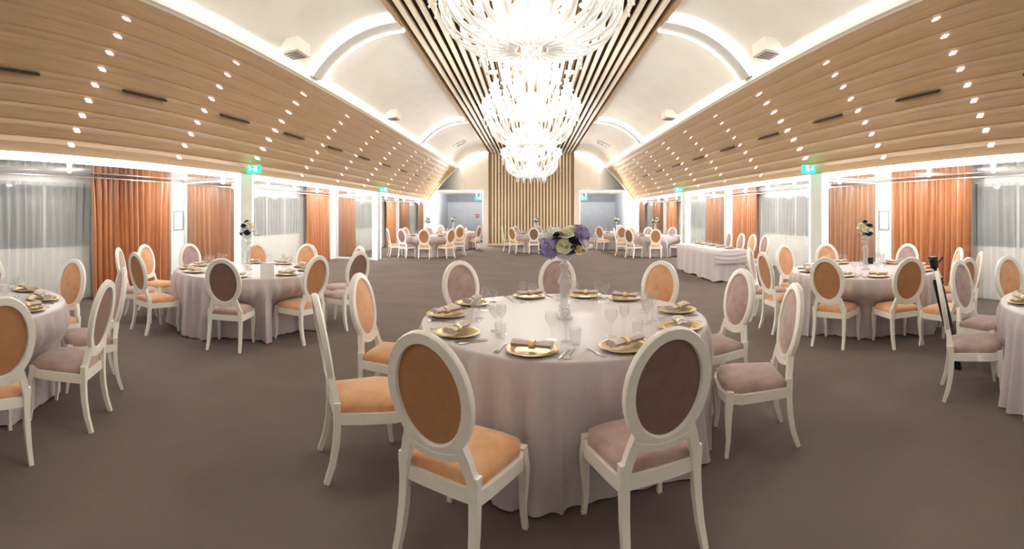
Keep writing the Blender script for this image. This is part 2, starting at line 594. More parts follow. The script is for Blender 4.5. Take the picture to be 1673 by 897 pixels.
    for k, (a, b) in enumerate(((-.5, 6.77), (7.19, 14.43), (14.96, 22.3))):
        o = link('curtain_rail', MB().box((s * 6.645, (a + b) / 2, 2.2), (.016, b - a, .016)).mesh('curtain_rail', 'metal_rail'))
        tag(o, 'thin metal curtain rail above the %s bay curtains on the %s wall' % (('nearest', 'middle', 'farthest')[k], side), 'rail')

    # small round spots in the bay ceilings
    spots = (3.8, 5.1, 6.4, 7.55, 9.3, 10.6, 11.9, 13.1, 14.3, 15.6, 16.9, 18.3, 19.7, 21.1, 23.6, 25.1, 26.6, 28.1)  # spots past the end wall are added to brighten the last bay
    for k, y in enumerate(spots):
        if s < 0 and k == 1:
            continue
        t = thing('spot_lamp', 'small round ceiling spot, %s from the entrance, above the %s window bays' % (ORD[k], side), 'lamp', (s * 6.0, y, 2.24), 0, 'bay ceiling spots')
        link('collar', spot_collar, t) if 'spot_collar' in globals() else None
        if 'spot_collar' not in globals():
            spot_collar = MB().lathe([(.05, 0), (.055, -.012), (.042, -.014), (.04, -.002)], 14).mesh('collar', 'frame_white', 40)
            spot_bulb = MB().ball((0, 0, -.02), .038, 10, 6, .8).mesh('bulb', 'spot', 80)
            link('collar', spot_collar, t)
        link('bulb', spot_bulb, t)
        bulb_light(t, P_SPOT, (0, 0, -.09), .04)

# notice frames on the two nearest columns
for s, side in SIDES:
    t = thing('notice_frame', 'small pale framed notice on the white column of the %s window bay' % side, 'frame', (s * 6.745, 6.98, 1.42))
    mb = MB()
    for e in (-1, 1):
        mb.box((0, e * .14, 0), (.015, .02, .4)).box((0, 0, e * .19), (.015, .26, .02))
    link('border', mb.mesh('border', 'metal_rail'), t)
    link('sheet', MB().box((s * .004, 0, 0), (.006, .26, .36)).mesh('sheet', 'card'), t)

# ------------------------------------------------------------------ end wall, niches, back wall
mb = MB()
for s, side in SIDES:
    mb.span(s * 2.2, s * 3.4, 23.0, 23.14, 2.79, 4.9)                    # cream panels over the niches
    mb.span(s * 2.16, s * 2.42, 22.98, 23.3, 0, 4.74)                    # white pilasters
wall_back = struct('wall_back', mb, 'cream')
mb = MB()
for s, side in SIDES:
    for z0, z1 in ((2.79, 4.6),):
        mb.extrude([(s * 3.38, 23.02), (s * 5.6, 24.5), (s * 5.6, 24.7), (s * 3.38, 23.2)], z0, z1)
link('angled_panel', mb.mesh('angled_panel', 'vault'), wall_back)
link('niche_ceiling', MB().span(-XW, -2.42, 23.1, 28.5, 2.79, 2.85).span(2.42, XW, 23.1, 28.5, 2.79, 2.85).mesh('niche_ceiling', 'wall'), wall_back)
mb = MB()
for s in (-1, 1):
    mb.span(s * 2.4, s * XW, 28.3, 28.4, 0, 2.37)
    mb.span(s * 2.4, s * 2.5, 23.3, 28.4, 0, 2.8)
link('niche_wall', mb.mesh('niche_wall', 'blue_wall'), wall_back)
mb = MB()
for s in (-1, 1):
    mb.span(s * 2.4, s * XW, 28.18, 28.4, 2.37, 2.79)
link('niche_beam', mb.mesh('niche_beam', 'blue_dark'), wall_back)
link('slat_backing', MB().span(-2.2, 2.2, 23.24, 23.3, 0, 4.8).mesh('slat_backing', 'tan_back'), wall_back)
vs_me = MB().span(-.038, .038, 23.16, 23.23, .1, 4.66).mesh('slat', 'slat_v')
for i in range(N_SLAT):
    link('slat', vs_me, wall_back, ((i - (N_SLAT - 1) / 2) * SLAT, 0, 0))
link('wall_bar', MB().span(-1.75, 1.6, 23.1, 23.13, 3.64, 3.68).mesh('wall_bar', 'metal_rail'), wall_back)
struct('baseboard_back', MB().span(-2.16, 2.16, 23.06, 23.26, 0, .1), 'cream')
struct('wall_front', MB().span(-XB - .2, XB + .2, YB - .1, YB, 0, 4.9), 'wall')
mb = MB()
for s in (-1, 1):
    mb.span(s * XB, s * (XB + .12), 29.9, 30.1, 0, 2.4)
    mb.span(s * XW, s * (XB + .12), 29.9, 30.1, 0, 2.4)
link('bay_end', mb.mesh('bay_end', 'wall'), wall_back)
struct('baseboard_left', MB().span(-XW, -2.42, 28.26, 28.3, 0, .1), 'wall')
struct('baseboard_right', MB().span(2.42, XW, 28.26, 28.3, 0, .1), 'wall')

# ------------------------------------------------------------------ ceiling fittings
lamp_me = MB().box((0, 0, 0), (.075, .085, .02)).mesh('ceiling_light', 'square')
YC = [3.25 + 2.02 * k for k in range(10)]
for s, side in SIDES:
    for k, y in enumerate(YC):
        for i in range(9):
            p0, q, p1 = STEPS[i]
            c = (q + p1) / 2
            d = (p1 - p0).normalized()
            ang = atan2(d.y, d.x) - pi
            o = link('ceiling_light', lamp_me, None, (s * (c.x - .022), y, c.y - .022))
            o.rotation_euler = (0, ang * s, 0)
            if k in (2, 5):
                o.scale = (1, 1.7, 1)
            tag(o, 'small square lamp, %s row up, %s column from the entrance, %s wooden slope' % (ORD[i], ORD[k], side), 'light', 'square lamps in the wooden slopes')
    p0, q, p1 = STEPS[4]
    c = (q + p1) / 2
    d = (p1 - q).normalized()
    ang = (atan2(d.y, d.x) - pi) * s
    for k in range(10):
        y = 2.1 + 1.98 * k
        o = thing('ceiling_vent', 'dark slot vent, %s from the entrance, %s wooden slope' % (ORD[k], side), 'vent', (s * (c.x - .008), y, c.y - .01), 0, 'slot vents')
        o.rotation_euler = (0, ang, 0)
        if k == 0:
            vb = MB().box((0, 0, 0), (.085, .76, .02)).mesh('housing', 'vent_dark')
            vl = MB().box((0, 0, -.008), (.012, .74, .02)).mesh('slot_bar', 'vent_line')
            vc = MB().box((0, 0, -.009), (.085, .012, .02)).mesh('divider', 'vent_line')
        link('housing', vb, o)
        link('slot_bar', vl, o, (-.022, 0, 0))
        link('slot_bar', vl, o, (.022, 0, 0))
        link('divider', vc, o)
    for y, nm in ((6.2, 'before the first rib'), (11.3, 'in the middle vault bay')):
        t = thing('air_outlet', 'white box air outlet with grille at the %s cove, %s' % (side, nm), 'vent', (s * 3.52, y, 4.06), 0, 'cove air outlets')
        link('box', MB().box((0, 0, .06), (.34, .42, .2)).mesh('box', 'vault'), t)
        link('grille', MB().box((-s * .01, 0, -.045), (.26, .34, .012)).mesh('grille', 'rib'), t)
        for e in range(4):
            link('blade', MB().box((-s * .01, -.12 + e * .08, -.054), (.24, .012, .012)).mesh('blade', 'vent_line'), t)
    x, z = arc(.5, .02)
    t = thing('ceiling_grille', 'square white ceiling grille in the far vault bay, %s side' % side, 'vent', (s * x, 19.2, z), 0, 'vault grilles')
    t.rotation_euler = (0, s * .43, 0)
    mb = MB()
    for e in (-1, 1):
        mb.box((e * .27, 0, 0), (.06, .6, .03)).box((0, e * .27, 0), (.6, .06, .03))
    link('frame', mb.mesh('frame', 'rib'), t)
    for e in range(5):
        link('blade', MB().box((-.2 + e * .1, 0, 0), (.03, .5, .02)).mesh('blade', 'vent_line'), t)
    for y, k in ((7.2, 0), (9.9, 1), (12.6, 2)):
        t = thing('downlight', 'square white downlight between the ceiling slats, %s from the entrance, %s side' % (ORD[k], side), 'light', (s * .82, y, 4.63), 0, 'slat downlights')
        link('plate', MB().box((0, 0, 0), (.2, .2, .03)).mesh('plate', 'frame_white'), t)
        link('lens', MB().box((0, 0, -.014), (.12, .12, .012)).mesh('lens', 'square'), t)

# exit signs
def exit_sign(label, loc, w, h, d, arrow, group, hang=0.0):
    t = thing('exit_sign', label, 'sign', loc, 0, group)
    link('housing', MB().box((0, 0, 0), (w, d, h)).mesh('housing', 'exit_green'), t)
    mb = MB()
    y = -d / 2 - .004
    k = h / .16
    a = arrow
    def slab(pts):
        n = len(pts)
        mb.add([(x * k, y, z * k) for x, z in pts] + [(x * k, y + .003, z * k) for x, z in pts],
               [tuple(range(n)), tuple(range(n, 2 * n))[::-1]] + [(i, (i + 1) % n, n + (i + 1) % n, n + i) for i in range(n)])
    # arrow
    slab([(a * x, z) for x, z in ((.015, .012), (.06, .012), (.06, .035), (.105, 0), (.06, -.035), (.06, -.012), (.015, -.012))])
    # running figure in a doorway
    slab([(a * x, z) for x, z in ((-.1, -.06), (-.1, .06), (-.088, .06), (-.088, -.06))])
    slab([(a * x, z) for x, z in ((-.1, .06), (-.02, .06), (-.02, .05), (-.1, .05))])
    slab([(a * (-.05 + .012 * cos(j * pi / 4)), .033 + .012 * sin(j * pi / 4)) for j in range(8)])
    slab([(a * x, z) for x, z in ((-.066, .018), (-.038, .018), (-.036, -.012), (-.06, -.012))])
    slab([(a * x, z) for x, z in ((-.06, -.012), (-.047, -.012), (-.066, -.036), (-.088, -.036), (-.088, -.046), (-.062, -.046))])
    slab([(a * x, z) for x, z in ((-.046, -.012), (-.036, -.012), (-.022, -.034), (-.03, -.056), (-.04, -.056), (-.034, -.034))])
    slab([(a * x, z) for x, z in ((-.038, .018), (-.016, -.002), (-.02, -.01), (-.042, .006))])
    link('pictogram', mb.mesh('pictogram', 'exit_white'), t)
    if hang:
        for e in (-1, 1):
            link('hanger', MB().tube([(e * w * .3, 0, h / 2), (e * w * .3, 0, h / 2 + hang)], .006, 6).mesh('hanger', 'metal_rail'), t)
    return t


for s, side in SIDES:
    for y, nm in ((7.28, 'first'), (15.12, 'second')):
        exit_sign('glowing green exit sign above the %s pillar of the %s wall' % (nm, side), (s * 5.02, y, 2.42), .25, .15, .1, s, 'pillar exit signs')
    exit_sign('glowing green exit sign hanging in the niche %s of the slatted wall' % side, (s * 2.72, 23.6, 2.42), .34, .19, .05, s, 'niche exit signs', .275)
    t = thing('niche_lamp', 'bright round lamp over the hanging exit sign, niche %s of the slatted wall' % side, 'lamp', (s * 2.68, 23.35, 2.79))
    link('collar', MB().lathe([(.09, 0), (.09, -.03), (.07, -.03), (.07, -.005)], 14).mesh('collar', 'frame_white', 40), t)
    link('bulb', MB().ball((0, 0, -.05), .08, 10, 6, .7).mesh('bulb', 'spot', 80), t)
    bulb_light(t, P_NICHE, (0, 0, -.2), .06)
t = thing('fire_sign', 'small red fire equipment sign on the blue grey niche wall', 'sign', (-3.34, 28.29, 1.5))
link('board', MB().box((0, 0, 0), (.24, .02, .24)).mesh('board', 'red_sign'), t)
mb = MB().box((-.05, -.012, 0), (.035, .006, .14)).box((.05, -.012, 0), (.035, .006, .14)).box((0, -.012, .055), (.12, .006, .03))
link('symbol', mb.mesh('symbol', 'card'), t)
link('border', MB().box((0, .002, 0), (.28, .014, .28)).mesh('border', 'card'), t)


# ------------------------------------------------------------------ chandeliers
def chandelier_parts():
    P = {}
    def armpts(R, z0, sag, rise):
        return [(.05 + (R - .05) * t, 0, z0 - sag * sin(pi * min(1, t * 1.02)) + rise * t ** 3) for t in [k / 12 for k in range(13)]]
    for nm, R, z0, sag, rise in (('arm', .9, -.05, .38, .2), ('arm2', .74, .2, .26, .26), ('arm3', .5, .46, .16, .3)):
        pts = armpts(R, z0, sag, rise)
        P[nm] = MB().tube(pts, .02, 7, scales=[1.25 - .45 * k / 12 for k in range(13)]).mesh('arm', 'crystal', 80)
        P[nm + 'e'] = pts[-1]
    P['cup'] = MB().lathe([(.008, -.03), (.03, -.02), (.07, .008), (.078, .02), (.06, .014), (.02, .0), (.016, .03), (.014, .03)], 12).mesh('cup', 'crystal', 60)
    P['bulb'] = MB().lathe([(.012, .03), (.03, .045), (.042, .08), (.04, .115), (.046, .14), (.036, .13), (.02, .1)], 10).mesh('tulip_bulb', 'bulb', 80)
    P['bead0'] = MB().ball((0, 0, 0), .05, 10, 6, .8).mesh('bead', 'crystal', 80)
    P['bead1'] = MB().ball((0, 0, 0), .03, 10, 6, .8).mesh('bead', 'crystal', 80)
    prof = []
    for j in range(7):
        r = .02 - .0012 * j
        z = -.05 - j * .042
        prof += [(.004, z), (r, z - .012), (r, z - .026), (.004, z - .038)]
    P['drop'] = MB().lathe(prof, 7).mesh('drop', 'crystal', 60)
    rib = [(.15 + .66 * sin(pi * .5 * t), 0, -.56 + .46 * t ** 2.4) for t in [k / 8 for k in range(9)]]
    P['rib'] = MB().tube(rib, .016, 6).mesh('crystal_rib', 'crystal', 80)
    P['stem'] = MB().lathe([(.01, -.6), (.05, -.57), (.07, -.52), (.1, -.5), (.05, -.44), (.035, -.3), (.07, -.2), (.12, -.12), (.11, -.04), (.06, .05),
                            (.04, .2), (.08, .3), (.11, .36), (.09, .42), (.04, .5), (.03, .62), (.05, .68), (.02, .74)], 16).mesh('stem', 'crystal', 60)
    P['dish'] = MB().lathe([(.03, -.5), (.16, -.48), (.2, -.45), (.17, -.455), (.03, -.48)], 18).mesh('dish', 'crystal', 60)
    lf = [(.05, 0, .1), (.16, 0, .22), (.26, 0, .24), (.34, 0, .16), (.37, 0, .06)]
    P['leaf'] = MB().sweep(lf, [(-.012, -.03), (.012, -.03), (.012, .03), (-.012, .03)], up=(0, 1, 0), scales=[.5, 1, 1.2, .9, .3]).mesh('glass_leaf', 'crystal', 60)
    return P


CP = chandelier_parts()


def chandelier(label, y, z0, ph):
    t = thing('chandelier', label, 'chandelier', (0, y, z0), ph, 'crystal chandeliers')
    link('stem', CP['stem'], t)
    link('dish', CP['dish'], t)
    h = 4.64 - z0
    link('rod', MB().tube([(0, 0, .7), (0, 0, h)], .016, 8).mesh('rod', 'crystal', 80), t)
    for k in range(int((h - .95) / .16)):
        link('bead', CP['bead%d' % (k % 2)], t, (0, 0, .95 + .16 * k))
    link('ceiling_rose', MB().lathe([(.02, h - .12), (.1, h - .08), (.14, h)], 18).mesh('ceiling_rose', 'crystal', 60), t)
    for nm, n, o in (('arm', 24, 0), ('arm2', 18, .5), ('arm3', 12, 0)):
        for k in range(n):
            a = link(nm.rstrip('23'), CP[nm], t, None, 2 * pi * (k + o) / n)
            link('cup', CP['cup'], a, CP[nm + 'e'])
            link('bulb', CP['bulb'], a, CP[nm + 'e'])
            if nm != 'arm3':
                link('drop', CP['drop'], a, CP[nm + 'e'])
            if nm == 'arm' and k % 2 == 0:
                link('drop', CP['drop'], a, (.45, 0, -.38))
    for k in range(24):
        link('crystal_rib', CP['rib'], t, None, 2 * pi * (k + .5) / 24)
    for k in range(12):
        link('glass_leaf', CP['leaf'], t, None, 2 * pi * k / 12)
    for dz, p in ((.15, P_CHAND), (-.28, P_CHAND * .7)):  # lower lamp is added inside the basket to make its crystals glow
        L = bpy.data.lights.new('chandelier_light', 'POINT')
        L.energy = p
        L.color = (1, .955, .89)
        L.shadow_soft_size = .3 if dz > 0 else .12
        lo = bpy.data.objects.new('chandelier_light', L)
        COL.objects.link(lo)
        lo.parent = t
        lo.location = (0, 0, dz)


chandelier('large crystal chandelier nearest the camera, cut by the top of the picture', 4.05, 3.55, .1)
chandelier('large crystal chandelier in the middle of the row of three', 8.75, 3.42, .0)
chandelier('large crystal chandelier farthest away, in front of the slatted wall', 14.3, 3.28, .07)


# ------------------------------------------------------------------ chairs
def chair_meshes():
    P = {}
    # oval frame leaning back
    base, lean = Vector((0, -.215, .52)), radians(10.5)
    up = Vector((0, -sin(lean), cos(lean)))
    nrm = Vector((0, cos(lean), sin(lean)))
    cz = base + up * .265
    A, B = .19, .252
    pts = [cz + Vector((A * cos(a), 0, 0)) + up * (B * sin(a)) for a in [2 * pi * k / 40 for k in range(40)]]
    mb = MB()
    n = len(pts)
    sec = [(-.026, -.012), (-.022, -.02), (.022, -.02), (.028, -.012), (.028, .01), (.02, .02), (-.012, .02), (-.026, .01)]
    mb.sweep(pts, sec, up=nrm, closed=True)
    # uprights flowing from the oval into the rear legs
    for s in (-1, 1):
        up_pts = [cz + Vector((s * .125, 0, 0)) - up * .2, cz + Vector((s * .150, 0, 0)) - up * .26, Vector((s * .168, -.205, .465)), Vector((s * .182, -.2, .425)), Vector((s * .182, -.2, .36))]
        mb.sweep(up_pts, [(-.022, -.018), (.022, -.018), (.022, .018), (-.022, .018)], up=(0, 1, 0), scales=[1.15, 1.05, 1, 1.12, 1.0])
        # small shoulder block
        mb.box((s * .197, -.2, .435), (.022, .038, .05))
    # arched web under the oval
    web = [cz + Vector((x, 0, 0)) - up * (.245 + .035 * (1 - (x / .15) ** 2) - .01) for x in [-.15 + .3 * k / 12 for k in range(13)]]
    mb.sweep(web, [(-.016, -.022), (.016, -.022), (.016, .022), (-.016, .022)], up=nrm)
    P['back_frame'] = mb.mesh('back_frame', 'chair_paint', 40)

    def pad(front):
        k = 1 if front else -1

        def fn(u, v):
            a = 2 * pi * u
            r = v
            d = (.022 if front else .006) * (1 - r ** 2.5)
            p = cz + Vector(((A - .018) * r * cos(a), 0, 0)) + up * ((B - .018) * r * sin(a)) + nrm * k * (.004 + d)
            return p
        m = MB()
        m.grid(fn, 28, 7, closed_u=True)
        return m
    for c in ('orange', 'mauve'):
        P['pad_' + c] = pad(True).mesh('backrest_pad', c, 80)
        P['rear_' + c] = pad(False).mesh('rear_panel', c + '_dark', 80)

    # seat outline: wider at the front, rounded
    def outline(e, inset=0.0):
        out = []
        pr = [(-.195, -.19), (.195, -.19), (.235, .13), (.2, .215), (.1, .24), (-.1, .24), (-.2, .215), (-.235, .13)]
        m = len(pr)
        for i in range(m):
            p, q = pr[i], pr[(i + 1) % m]
            for j in range(e):
                t = j / e
                out.append((p[0] + (q[0] - p[0]) * t, p[1] + (q[1] - p[1]) * t))
        return [(x * (1 - inset), y * (1 - inset) + .02 * inset) for x, y in out]
    ol = outline(4)
    mm = len(ol)
    cy = .02

    def cush(u, v):
        i = int(round(u * mm)) % mm
        x, y = ol[i]
        if v < .2:
            k, z = .97 + .03 * (v / .2), .395 + .02 * (v / .2)
        else:
            t = (v - .2) / .8
            k = max(.0, cos(t * pi / 2) ** .75)
            z = .415 + .065 * (sin(t * pi / 2) ** .8) * (1 if t < .999 else 1)
        return (x * k, cy + (y - cy) * k, z)
    for c in ('orange', 'mauve'):
        P['seat_' + c] = MB().grid(cush, mm, 10, closed_u=True).mesh('seat', c, 80)
    rail = [(x, y, .37) for x, y in outline(4)]
    P['seat_rail'] = MB().sweep(rail, [(-.022, -.031), (.016, -.031), (.016, .031), (-.022, .031)], closed=True).mesh('seat_rail', 'chair_paint', 40)

    sq = [(-.02, -.02), (.02, -.02), (.02, .02), (-.02, .02)]
    for s in (-1, 1):
        pts = [(s * .182, -.2, .4), (s * .183, -.198, .32), (s * .185, -.205, .22), (s * .188, -.225, .11), (s * .192, -.262, .0)]
        P['rear%d' % s] = MB().sweep(pts, sq, up=(0, 1, 0), scales=[1, 1, .95, .85, .72]).mesh('leg', 'chair_paint', 40)
        pts = [(s * .215, .196, .415), (s * .216, .2, .36), (s * .22, .212, .3), (s * .217, .212, .2), (s * .213, .212, .1), (s * .22, .226, .0)]
        P['front%d' % s] = MB().sweep(pts, sq, up=(0, 1, 0), scales=[1.05, 1.1, 1.12, .9, .68, .62]).mesh('leg', 'chair_paint', 40)
    return P


CH = chair_meshes()
CHAIRS = {}          # table key -> [(origin, forward, description)]


def chair(key, origin, fwd, color, label, short, group):
    fwd = Vector((fwd[0], fwd[1])).normalized()
    rz = atan2(-fwd.x, fwd.y)
    t = thing('dining_chair', label, 'chair', (origin[0], origin[1], 0), rz, group)
    link('back_frame', CH['back_frame'], t)
    link('backrest_pad', CH['pad_' + color], t)
    link('rear_panel', CH['rear_' + color], t)
    link('seat', CH['seat_' + color], t)
    link('seat_rail', CH['seat_rail'], t)
    for k in ('rear-1', 'rear1', 'front-1', 'front1'):
        link('leg', CH[k], t)
    CHAIRS.setdefault(key, []).append((Vector((origin[0], origin[1])), fwd, short))


def by_top(T, fwd):
    f = Vector(fwd).normalized()
    return (T[0] + f.x * .31, T[1] + f.y * .31)


def by_feet(Fp, fwd):
    f = Vector(fwd).normalized()
    return (Fp[0] + f.x * .262, Fp[1] + f.y * .262)


TABLES = {'main': (.249, 3.44, 1.06), 'left': (-3.79, 5.34, 1.05), 'right': (4.355, 4.89, 1.05),
          'corner_left': (-4.04, 1.28, 1.05), 'corner_right': (4.06, 1.26, 1.05),
          'far_left': (-3.94, 17.05, 1.02), 'back_left': (-3.65, 21.2, 1.02), 'back_middle': (.2, 19.6, 1.02),
          'far_right': (4.72, 17.05, 1.02), 'back_right': (3.95, 21.0, 1.02)}
TNAME = {'main': 'the front table', 'left': 'the left table', 'right': 'the right table',
         'corner_left': 'the left corner table', 'corner_right': 'the right corner table',
         'far_left': 'the far left table', 'back_left': 'the rear left table',
         'back_middle': 'the rear middle table', 'far_right': 'the far right table', 'back_right': 'the rear right table'}
HOURS = ['twelve', 'one', 'two', 'three', 'four', 'five', 'six', 'seven', 'eight', 'nine', 'ten', 'eleven']


def to(key, T):
    cx, cy, _ = TABLES[key]
    return (cx - T[0], cy - T[1])


O, A_ = 'orange', 'mauve'
LIST = [
    # key, mode, position, forward (None: to the table), colour, description
    ('main', 't', (-.443, 1.84), None, O, 'nearest orange chair, back to us', 'front left'),
    ('main', 't', (.60, 1.87), None, A_, 'nearest mauve chair, back to us', 'front right'),
    ('main', 'f', (-1.23, 2.52), (.85, .53), O, 'orange chair seen from its side', 'near left'),
    ('main', 't', (-1.40, 3.54), None, O, 'narrow-looking orange chair at its left', 'far left'),
    ('main', 't', (-.762, 4.80), None, A_, 'mauve chair at its back left', 'back left'),
    ('main', 't', (.297, 5.28), None, A_, 'mauve chair behind the flower vase', 'back middle'),
    ('main', 't', (1.36, 4.66), None, O, 'bright orange chair at its back right', 'back right'),
    ('main', 't', (1.83, 3.69), None, A_, 'mauve chair at its far right', 'far right'),
    ('main', 'f', (1.72, 2.73), (-.97, .25), A_, 'mauve chair at its near right, side on', 'near right'),
    ('left', 'f', (-3.2, 4.03), (-.33, .94), A_, 'mauve chair with its back to us', 'front'),
    ('left', 'f', (-2.565, 4.94), (-.95, .3), O, 'orange chair with its back to us', 'near right'),
    ('left', 'f', (-2.29, 5.75), (-.92, .39), A_, 'mauve chair at its right side', 'far right'),
    ('left', 't', (-2.62, 6.7), None, A_, 'mauve chair half hidden behind another mauve chair', 'back right'),
    ('left', 't', (-3.66, 6.92), None, O, 'orange chair at its back, right of the vase', 'back'),
    ('left', 't', (-4.42, 6.46), None, O, 'orange chair just behind its vase', 'behind vase'),
    ('left', 't', (-5.31, 5.75), None, A_, 'mauve chair at its back left by the column', 'back left'),
    ('left', 't', (-5.67, 5.05), None, O, 'orange chair before the orange curtain', 'left'),
    ('left', 'f', (-4.53, 3.93), (.2, .98), O, 'orange-seated chair at its near left, back to us', 'near left'),
    ('left', 't', (-5.35, 4.25), (.8, .6), A_, 'mauve chair edge on before the orange curtain', 'edge on'),
    ('right', 'f', (3.23, 4.25), (.85, .5), O, 'orange chair, back to us, left of two', 'front left'),
    ('right', 'f', (3.9, 3.64), (.29, .957), O, 'orange chair, back to us, right of two', 'front right'),
    ('right', 'f', (2.955, 5.27), (.99, -.05), O, 'yellowish-seated orange chair at its left', 'left'),
    ('right', 't', (3.1, 6.04), (.8, -.6), A_, 'mauve chair edge on near the buffet end', 'edge on'),
    ('right', 't', (3.92, 6.4), None, O, 'orange chair by the white pillar', 'back left'),
    ('right', 't', (4.6, 5.92), None, O, 'orange chair left of the vase, behind', 'back'),
    ('right', 't', (5.23, 5.16), None, A_, 'mauve chair right of the vase, behind', 'back right'),
    ('right', 't', (5.36, 4.18), None, O, 'peach orange chair behind the black tripod', 'right'),
    ('right', 't', (4.25, 3.03), (0, 1), O, 'narrow orange chair, back to us, beside tripod', 'near right'),
    ('right', 't', (5.1, 3.42), (-.7, .72), A_, 'pale chair edge on before the sheer curtain', 'far right'),
    ('corner_right', 'f', (3.09, 2.47), (.66, -.75), A_, 'mauve chair the tripod leans on', 'tripod chair'),
    ('corner_right', 't', (3.92, 2.92), (.12, -.98), A_, 'grey mauve chair behind the tripod chair', 'second'),
    ('corner_right', 't', (4.66, 2.76), (-.29, -.957), O, 'pale orange chair before the sheer curtain', 'third'),
    ('corner_left', 't', (-4.25, 2.76), (.14, -.99), O, 'orange chair facing us before the sheer curtain', 'back right'),
    ('corner_left', 't', (-3.286, 2.67), None, A_, 'mauve chair half hidden behind the nearer mauve one', 'right'),
    ('corner_left', 'f', (-2.745, 2.02), (-.84, -.53), A_, 'nearest mauve chair at its right', 'near right'),
    ('corner_left', 'f', (-2.51, 1.11), None, O, 'orange chair cut by the left edge, back to us', 'front'),
    ('corner_left', 't', (-5.06, 2.03), (.81, -.59), A_, 'mauve chair cut by the left edge', 'back left'),
    ('far_left', 't', (-4.6, 15.75), None, A_, 'dark mauve chair, back to us, leftmost but one', 'a'),
    ('far_left', 't', (-3.72, 15.6), None, O, 'orange chair, back to us, in the middle', 'b'),
    ('far_left', 't', (-2.85, 16.2), None, O, 'orange chair, back to us, at its right', 'c'),
    ('far_left', 't', (-5.3, 16.3), None, O, 'orange chair touching the glowing pillar', 'd'),
    ('far_left', 't', (-5.05, 17.9), None, O, 'orange chair peeping over its left', 'e'),
    ('far_left', 't', (-4.2, 18.5), None, A_, 'mauve chair peeping over its middle', 'f'),
    ('far_left', 't', (-2.52, 17.6), None, A_, 'mauve chair edge on at its right end', 'g'),
    ('back_left', 't', (-4.5, 22.4), None, A_, 'mauve chair facing us, left', 'a'),
    ('back_left', 't', (-3.55, 22.5), None, A_, 'mauve chair facing us, right', 'b'),
    ('back_left', 't', (-2.35, 20.7), (-.9, .45), O, 'rightmost orange chair beside the slatted wall', 'c'),
    ('back_left', 't', (-3.1, 19.85), None, O, 'orange chair, back to us', 'd'),
    ('back_left', 't', (-4.6, 20.1), None, A_, 'mauve chair, back to us', 'e'),
    ('back_middle', 't', (.1, 18.1), None, A_, 'mauve chair, back to us', 'a'),
    ('back_middle', 't', (-.80, 18.45), None, O, 'orange chair, back to us', 'b'),
    ('back_middle', 't', (-1.25, 19.4), (1, .1), A_, 'mauve chair edge on at its left end', 'c'),
    ('back_middle', 't', (-.72, 20.8), None, A_, 'mauve chair facing us, left', 'd'),
    ('back_middle', 't', (.32, 21.05), None, A_, 'mauve chair facing us beside the vase', 'e'),
    ('back_middle', 't', (1.1, 18.5), None, O, 'orange chair hidden behind the purple flowers', 'f'),
    ('far_right', 't', (3.45, 16.1), None, A_, 'mauve chair, back to us, at its left', 'a'),
    ('far_right', 't', (4.35, 15.65), None, O, 'orange chair, back to us, in the middle', 'b'),
    ('far_right', 't', (3.15, 17.3), (1, -.25), A_, 'mauve chair edge on at its left end', 'c'),
    ('far_right', 't', (4.82, 18.5), None, A_, 'mauve chair facing us, middle', 'd'),
    ('far_right', 't', (4.05, 18.35), None, O, 'orange chair facing us, left', 'e'),
    ('far_right', 't', (5.6, 17.9), None, A_, 'mauve chair facing us by the pillar', 'f'),
    ('far_right', 't', (5.5, 15.95), None, A_, 'mauve chair mostly hidden by the pillar', 'g'),
    ('back_right', 't', (2.35, 20.85), (1, 0), A_, 'mauve chair behind the purple flowers', 'a'),
    ('back_right', 't', (2.95, 19.85), None, O, 'orange chair, back to us, left', 'b'),
    ('back_right', 't', (3.9, 19.5), None, O, 'orange chair, back to us, right', 'c'),
    ('back_right', 't', (4.4, 22.45), None, A_, 'mauve chair facing us', 'd'),
]
SHORT = {}
for key, mode, p, f, c, d, sh in LIST:
    if f is None:
        f = to(key, p)
    f = Vector(f).normalized()
    o = by_top(p, f) if mode == 't' else by_feet(p, f)
    cx, cy, _ = TABLES[key]
    w = Vector((o[0] - cx, o[1] - cy))
    if w.length < 1.1:
        w *= 1.1 / w.length
        o = (cx + w.x, cy + w.y)
    chair(key, o, f, c, d + ', at ' + TNAME[key], sh, 'oval-back chairs around the tables')
for y, c, d in ((11.84, A_, 'farthest mauve'), (11.06, A_, 'second mauve'), (10.41, O, 'only orange'), (9.76, A_, 'nearest mauve')):
    chair('buffet', (5.16, y), (-1, 0), c, '%s oval-back chair behind the long draped buffet table' % d, d, 'oval-back chairs behind the buffet')


# ------------------------------------------------------------------ round tables and cloths
TOP = .765


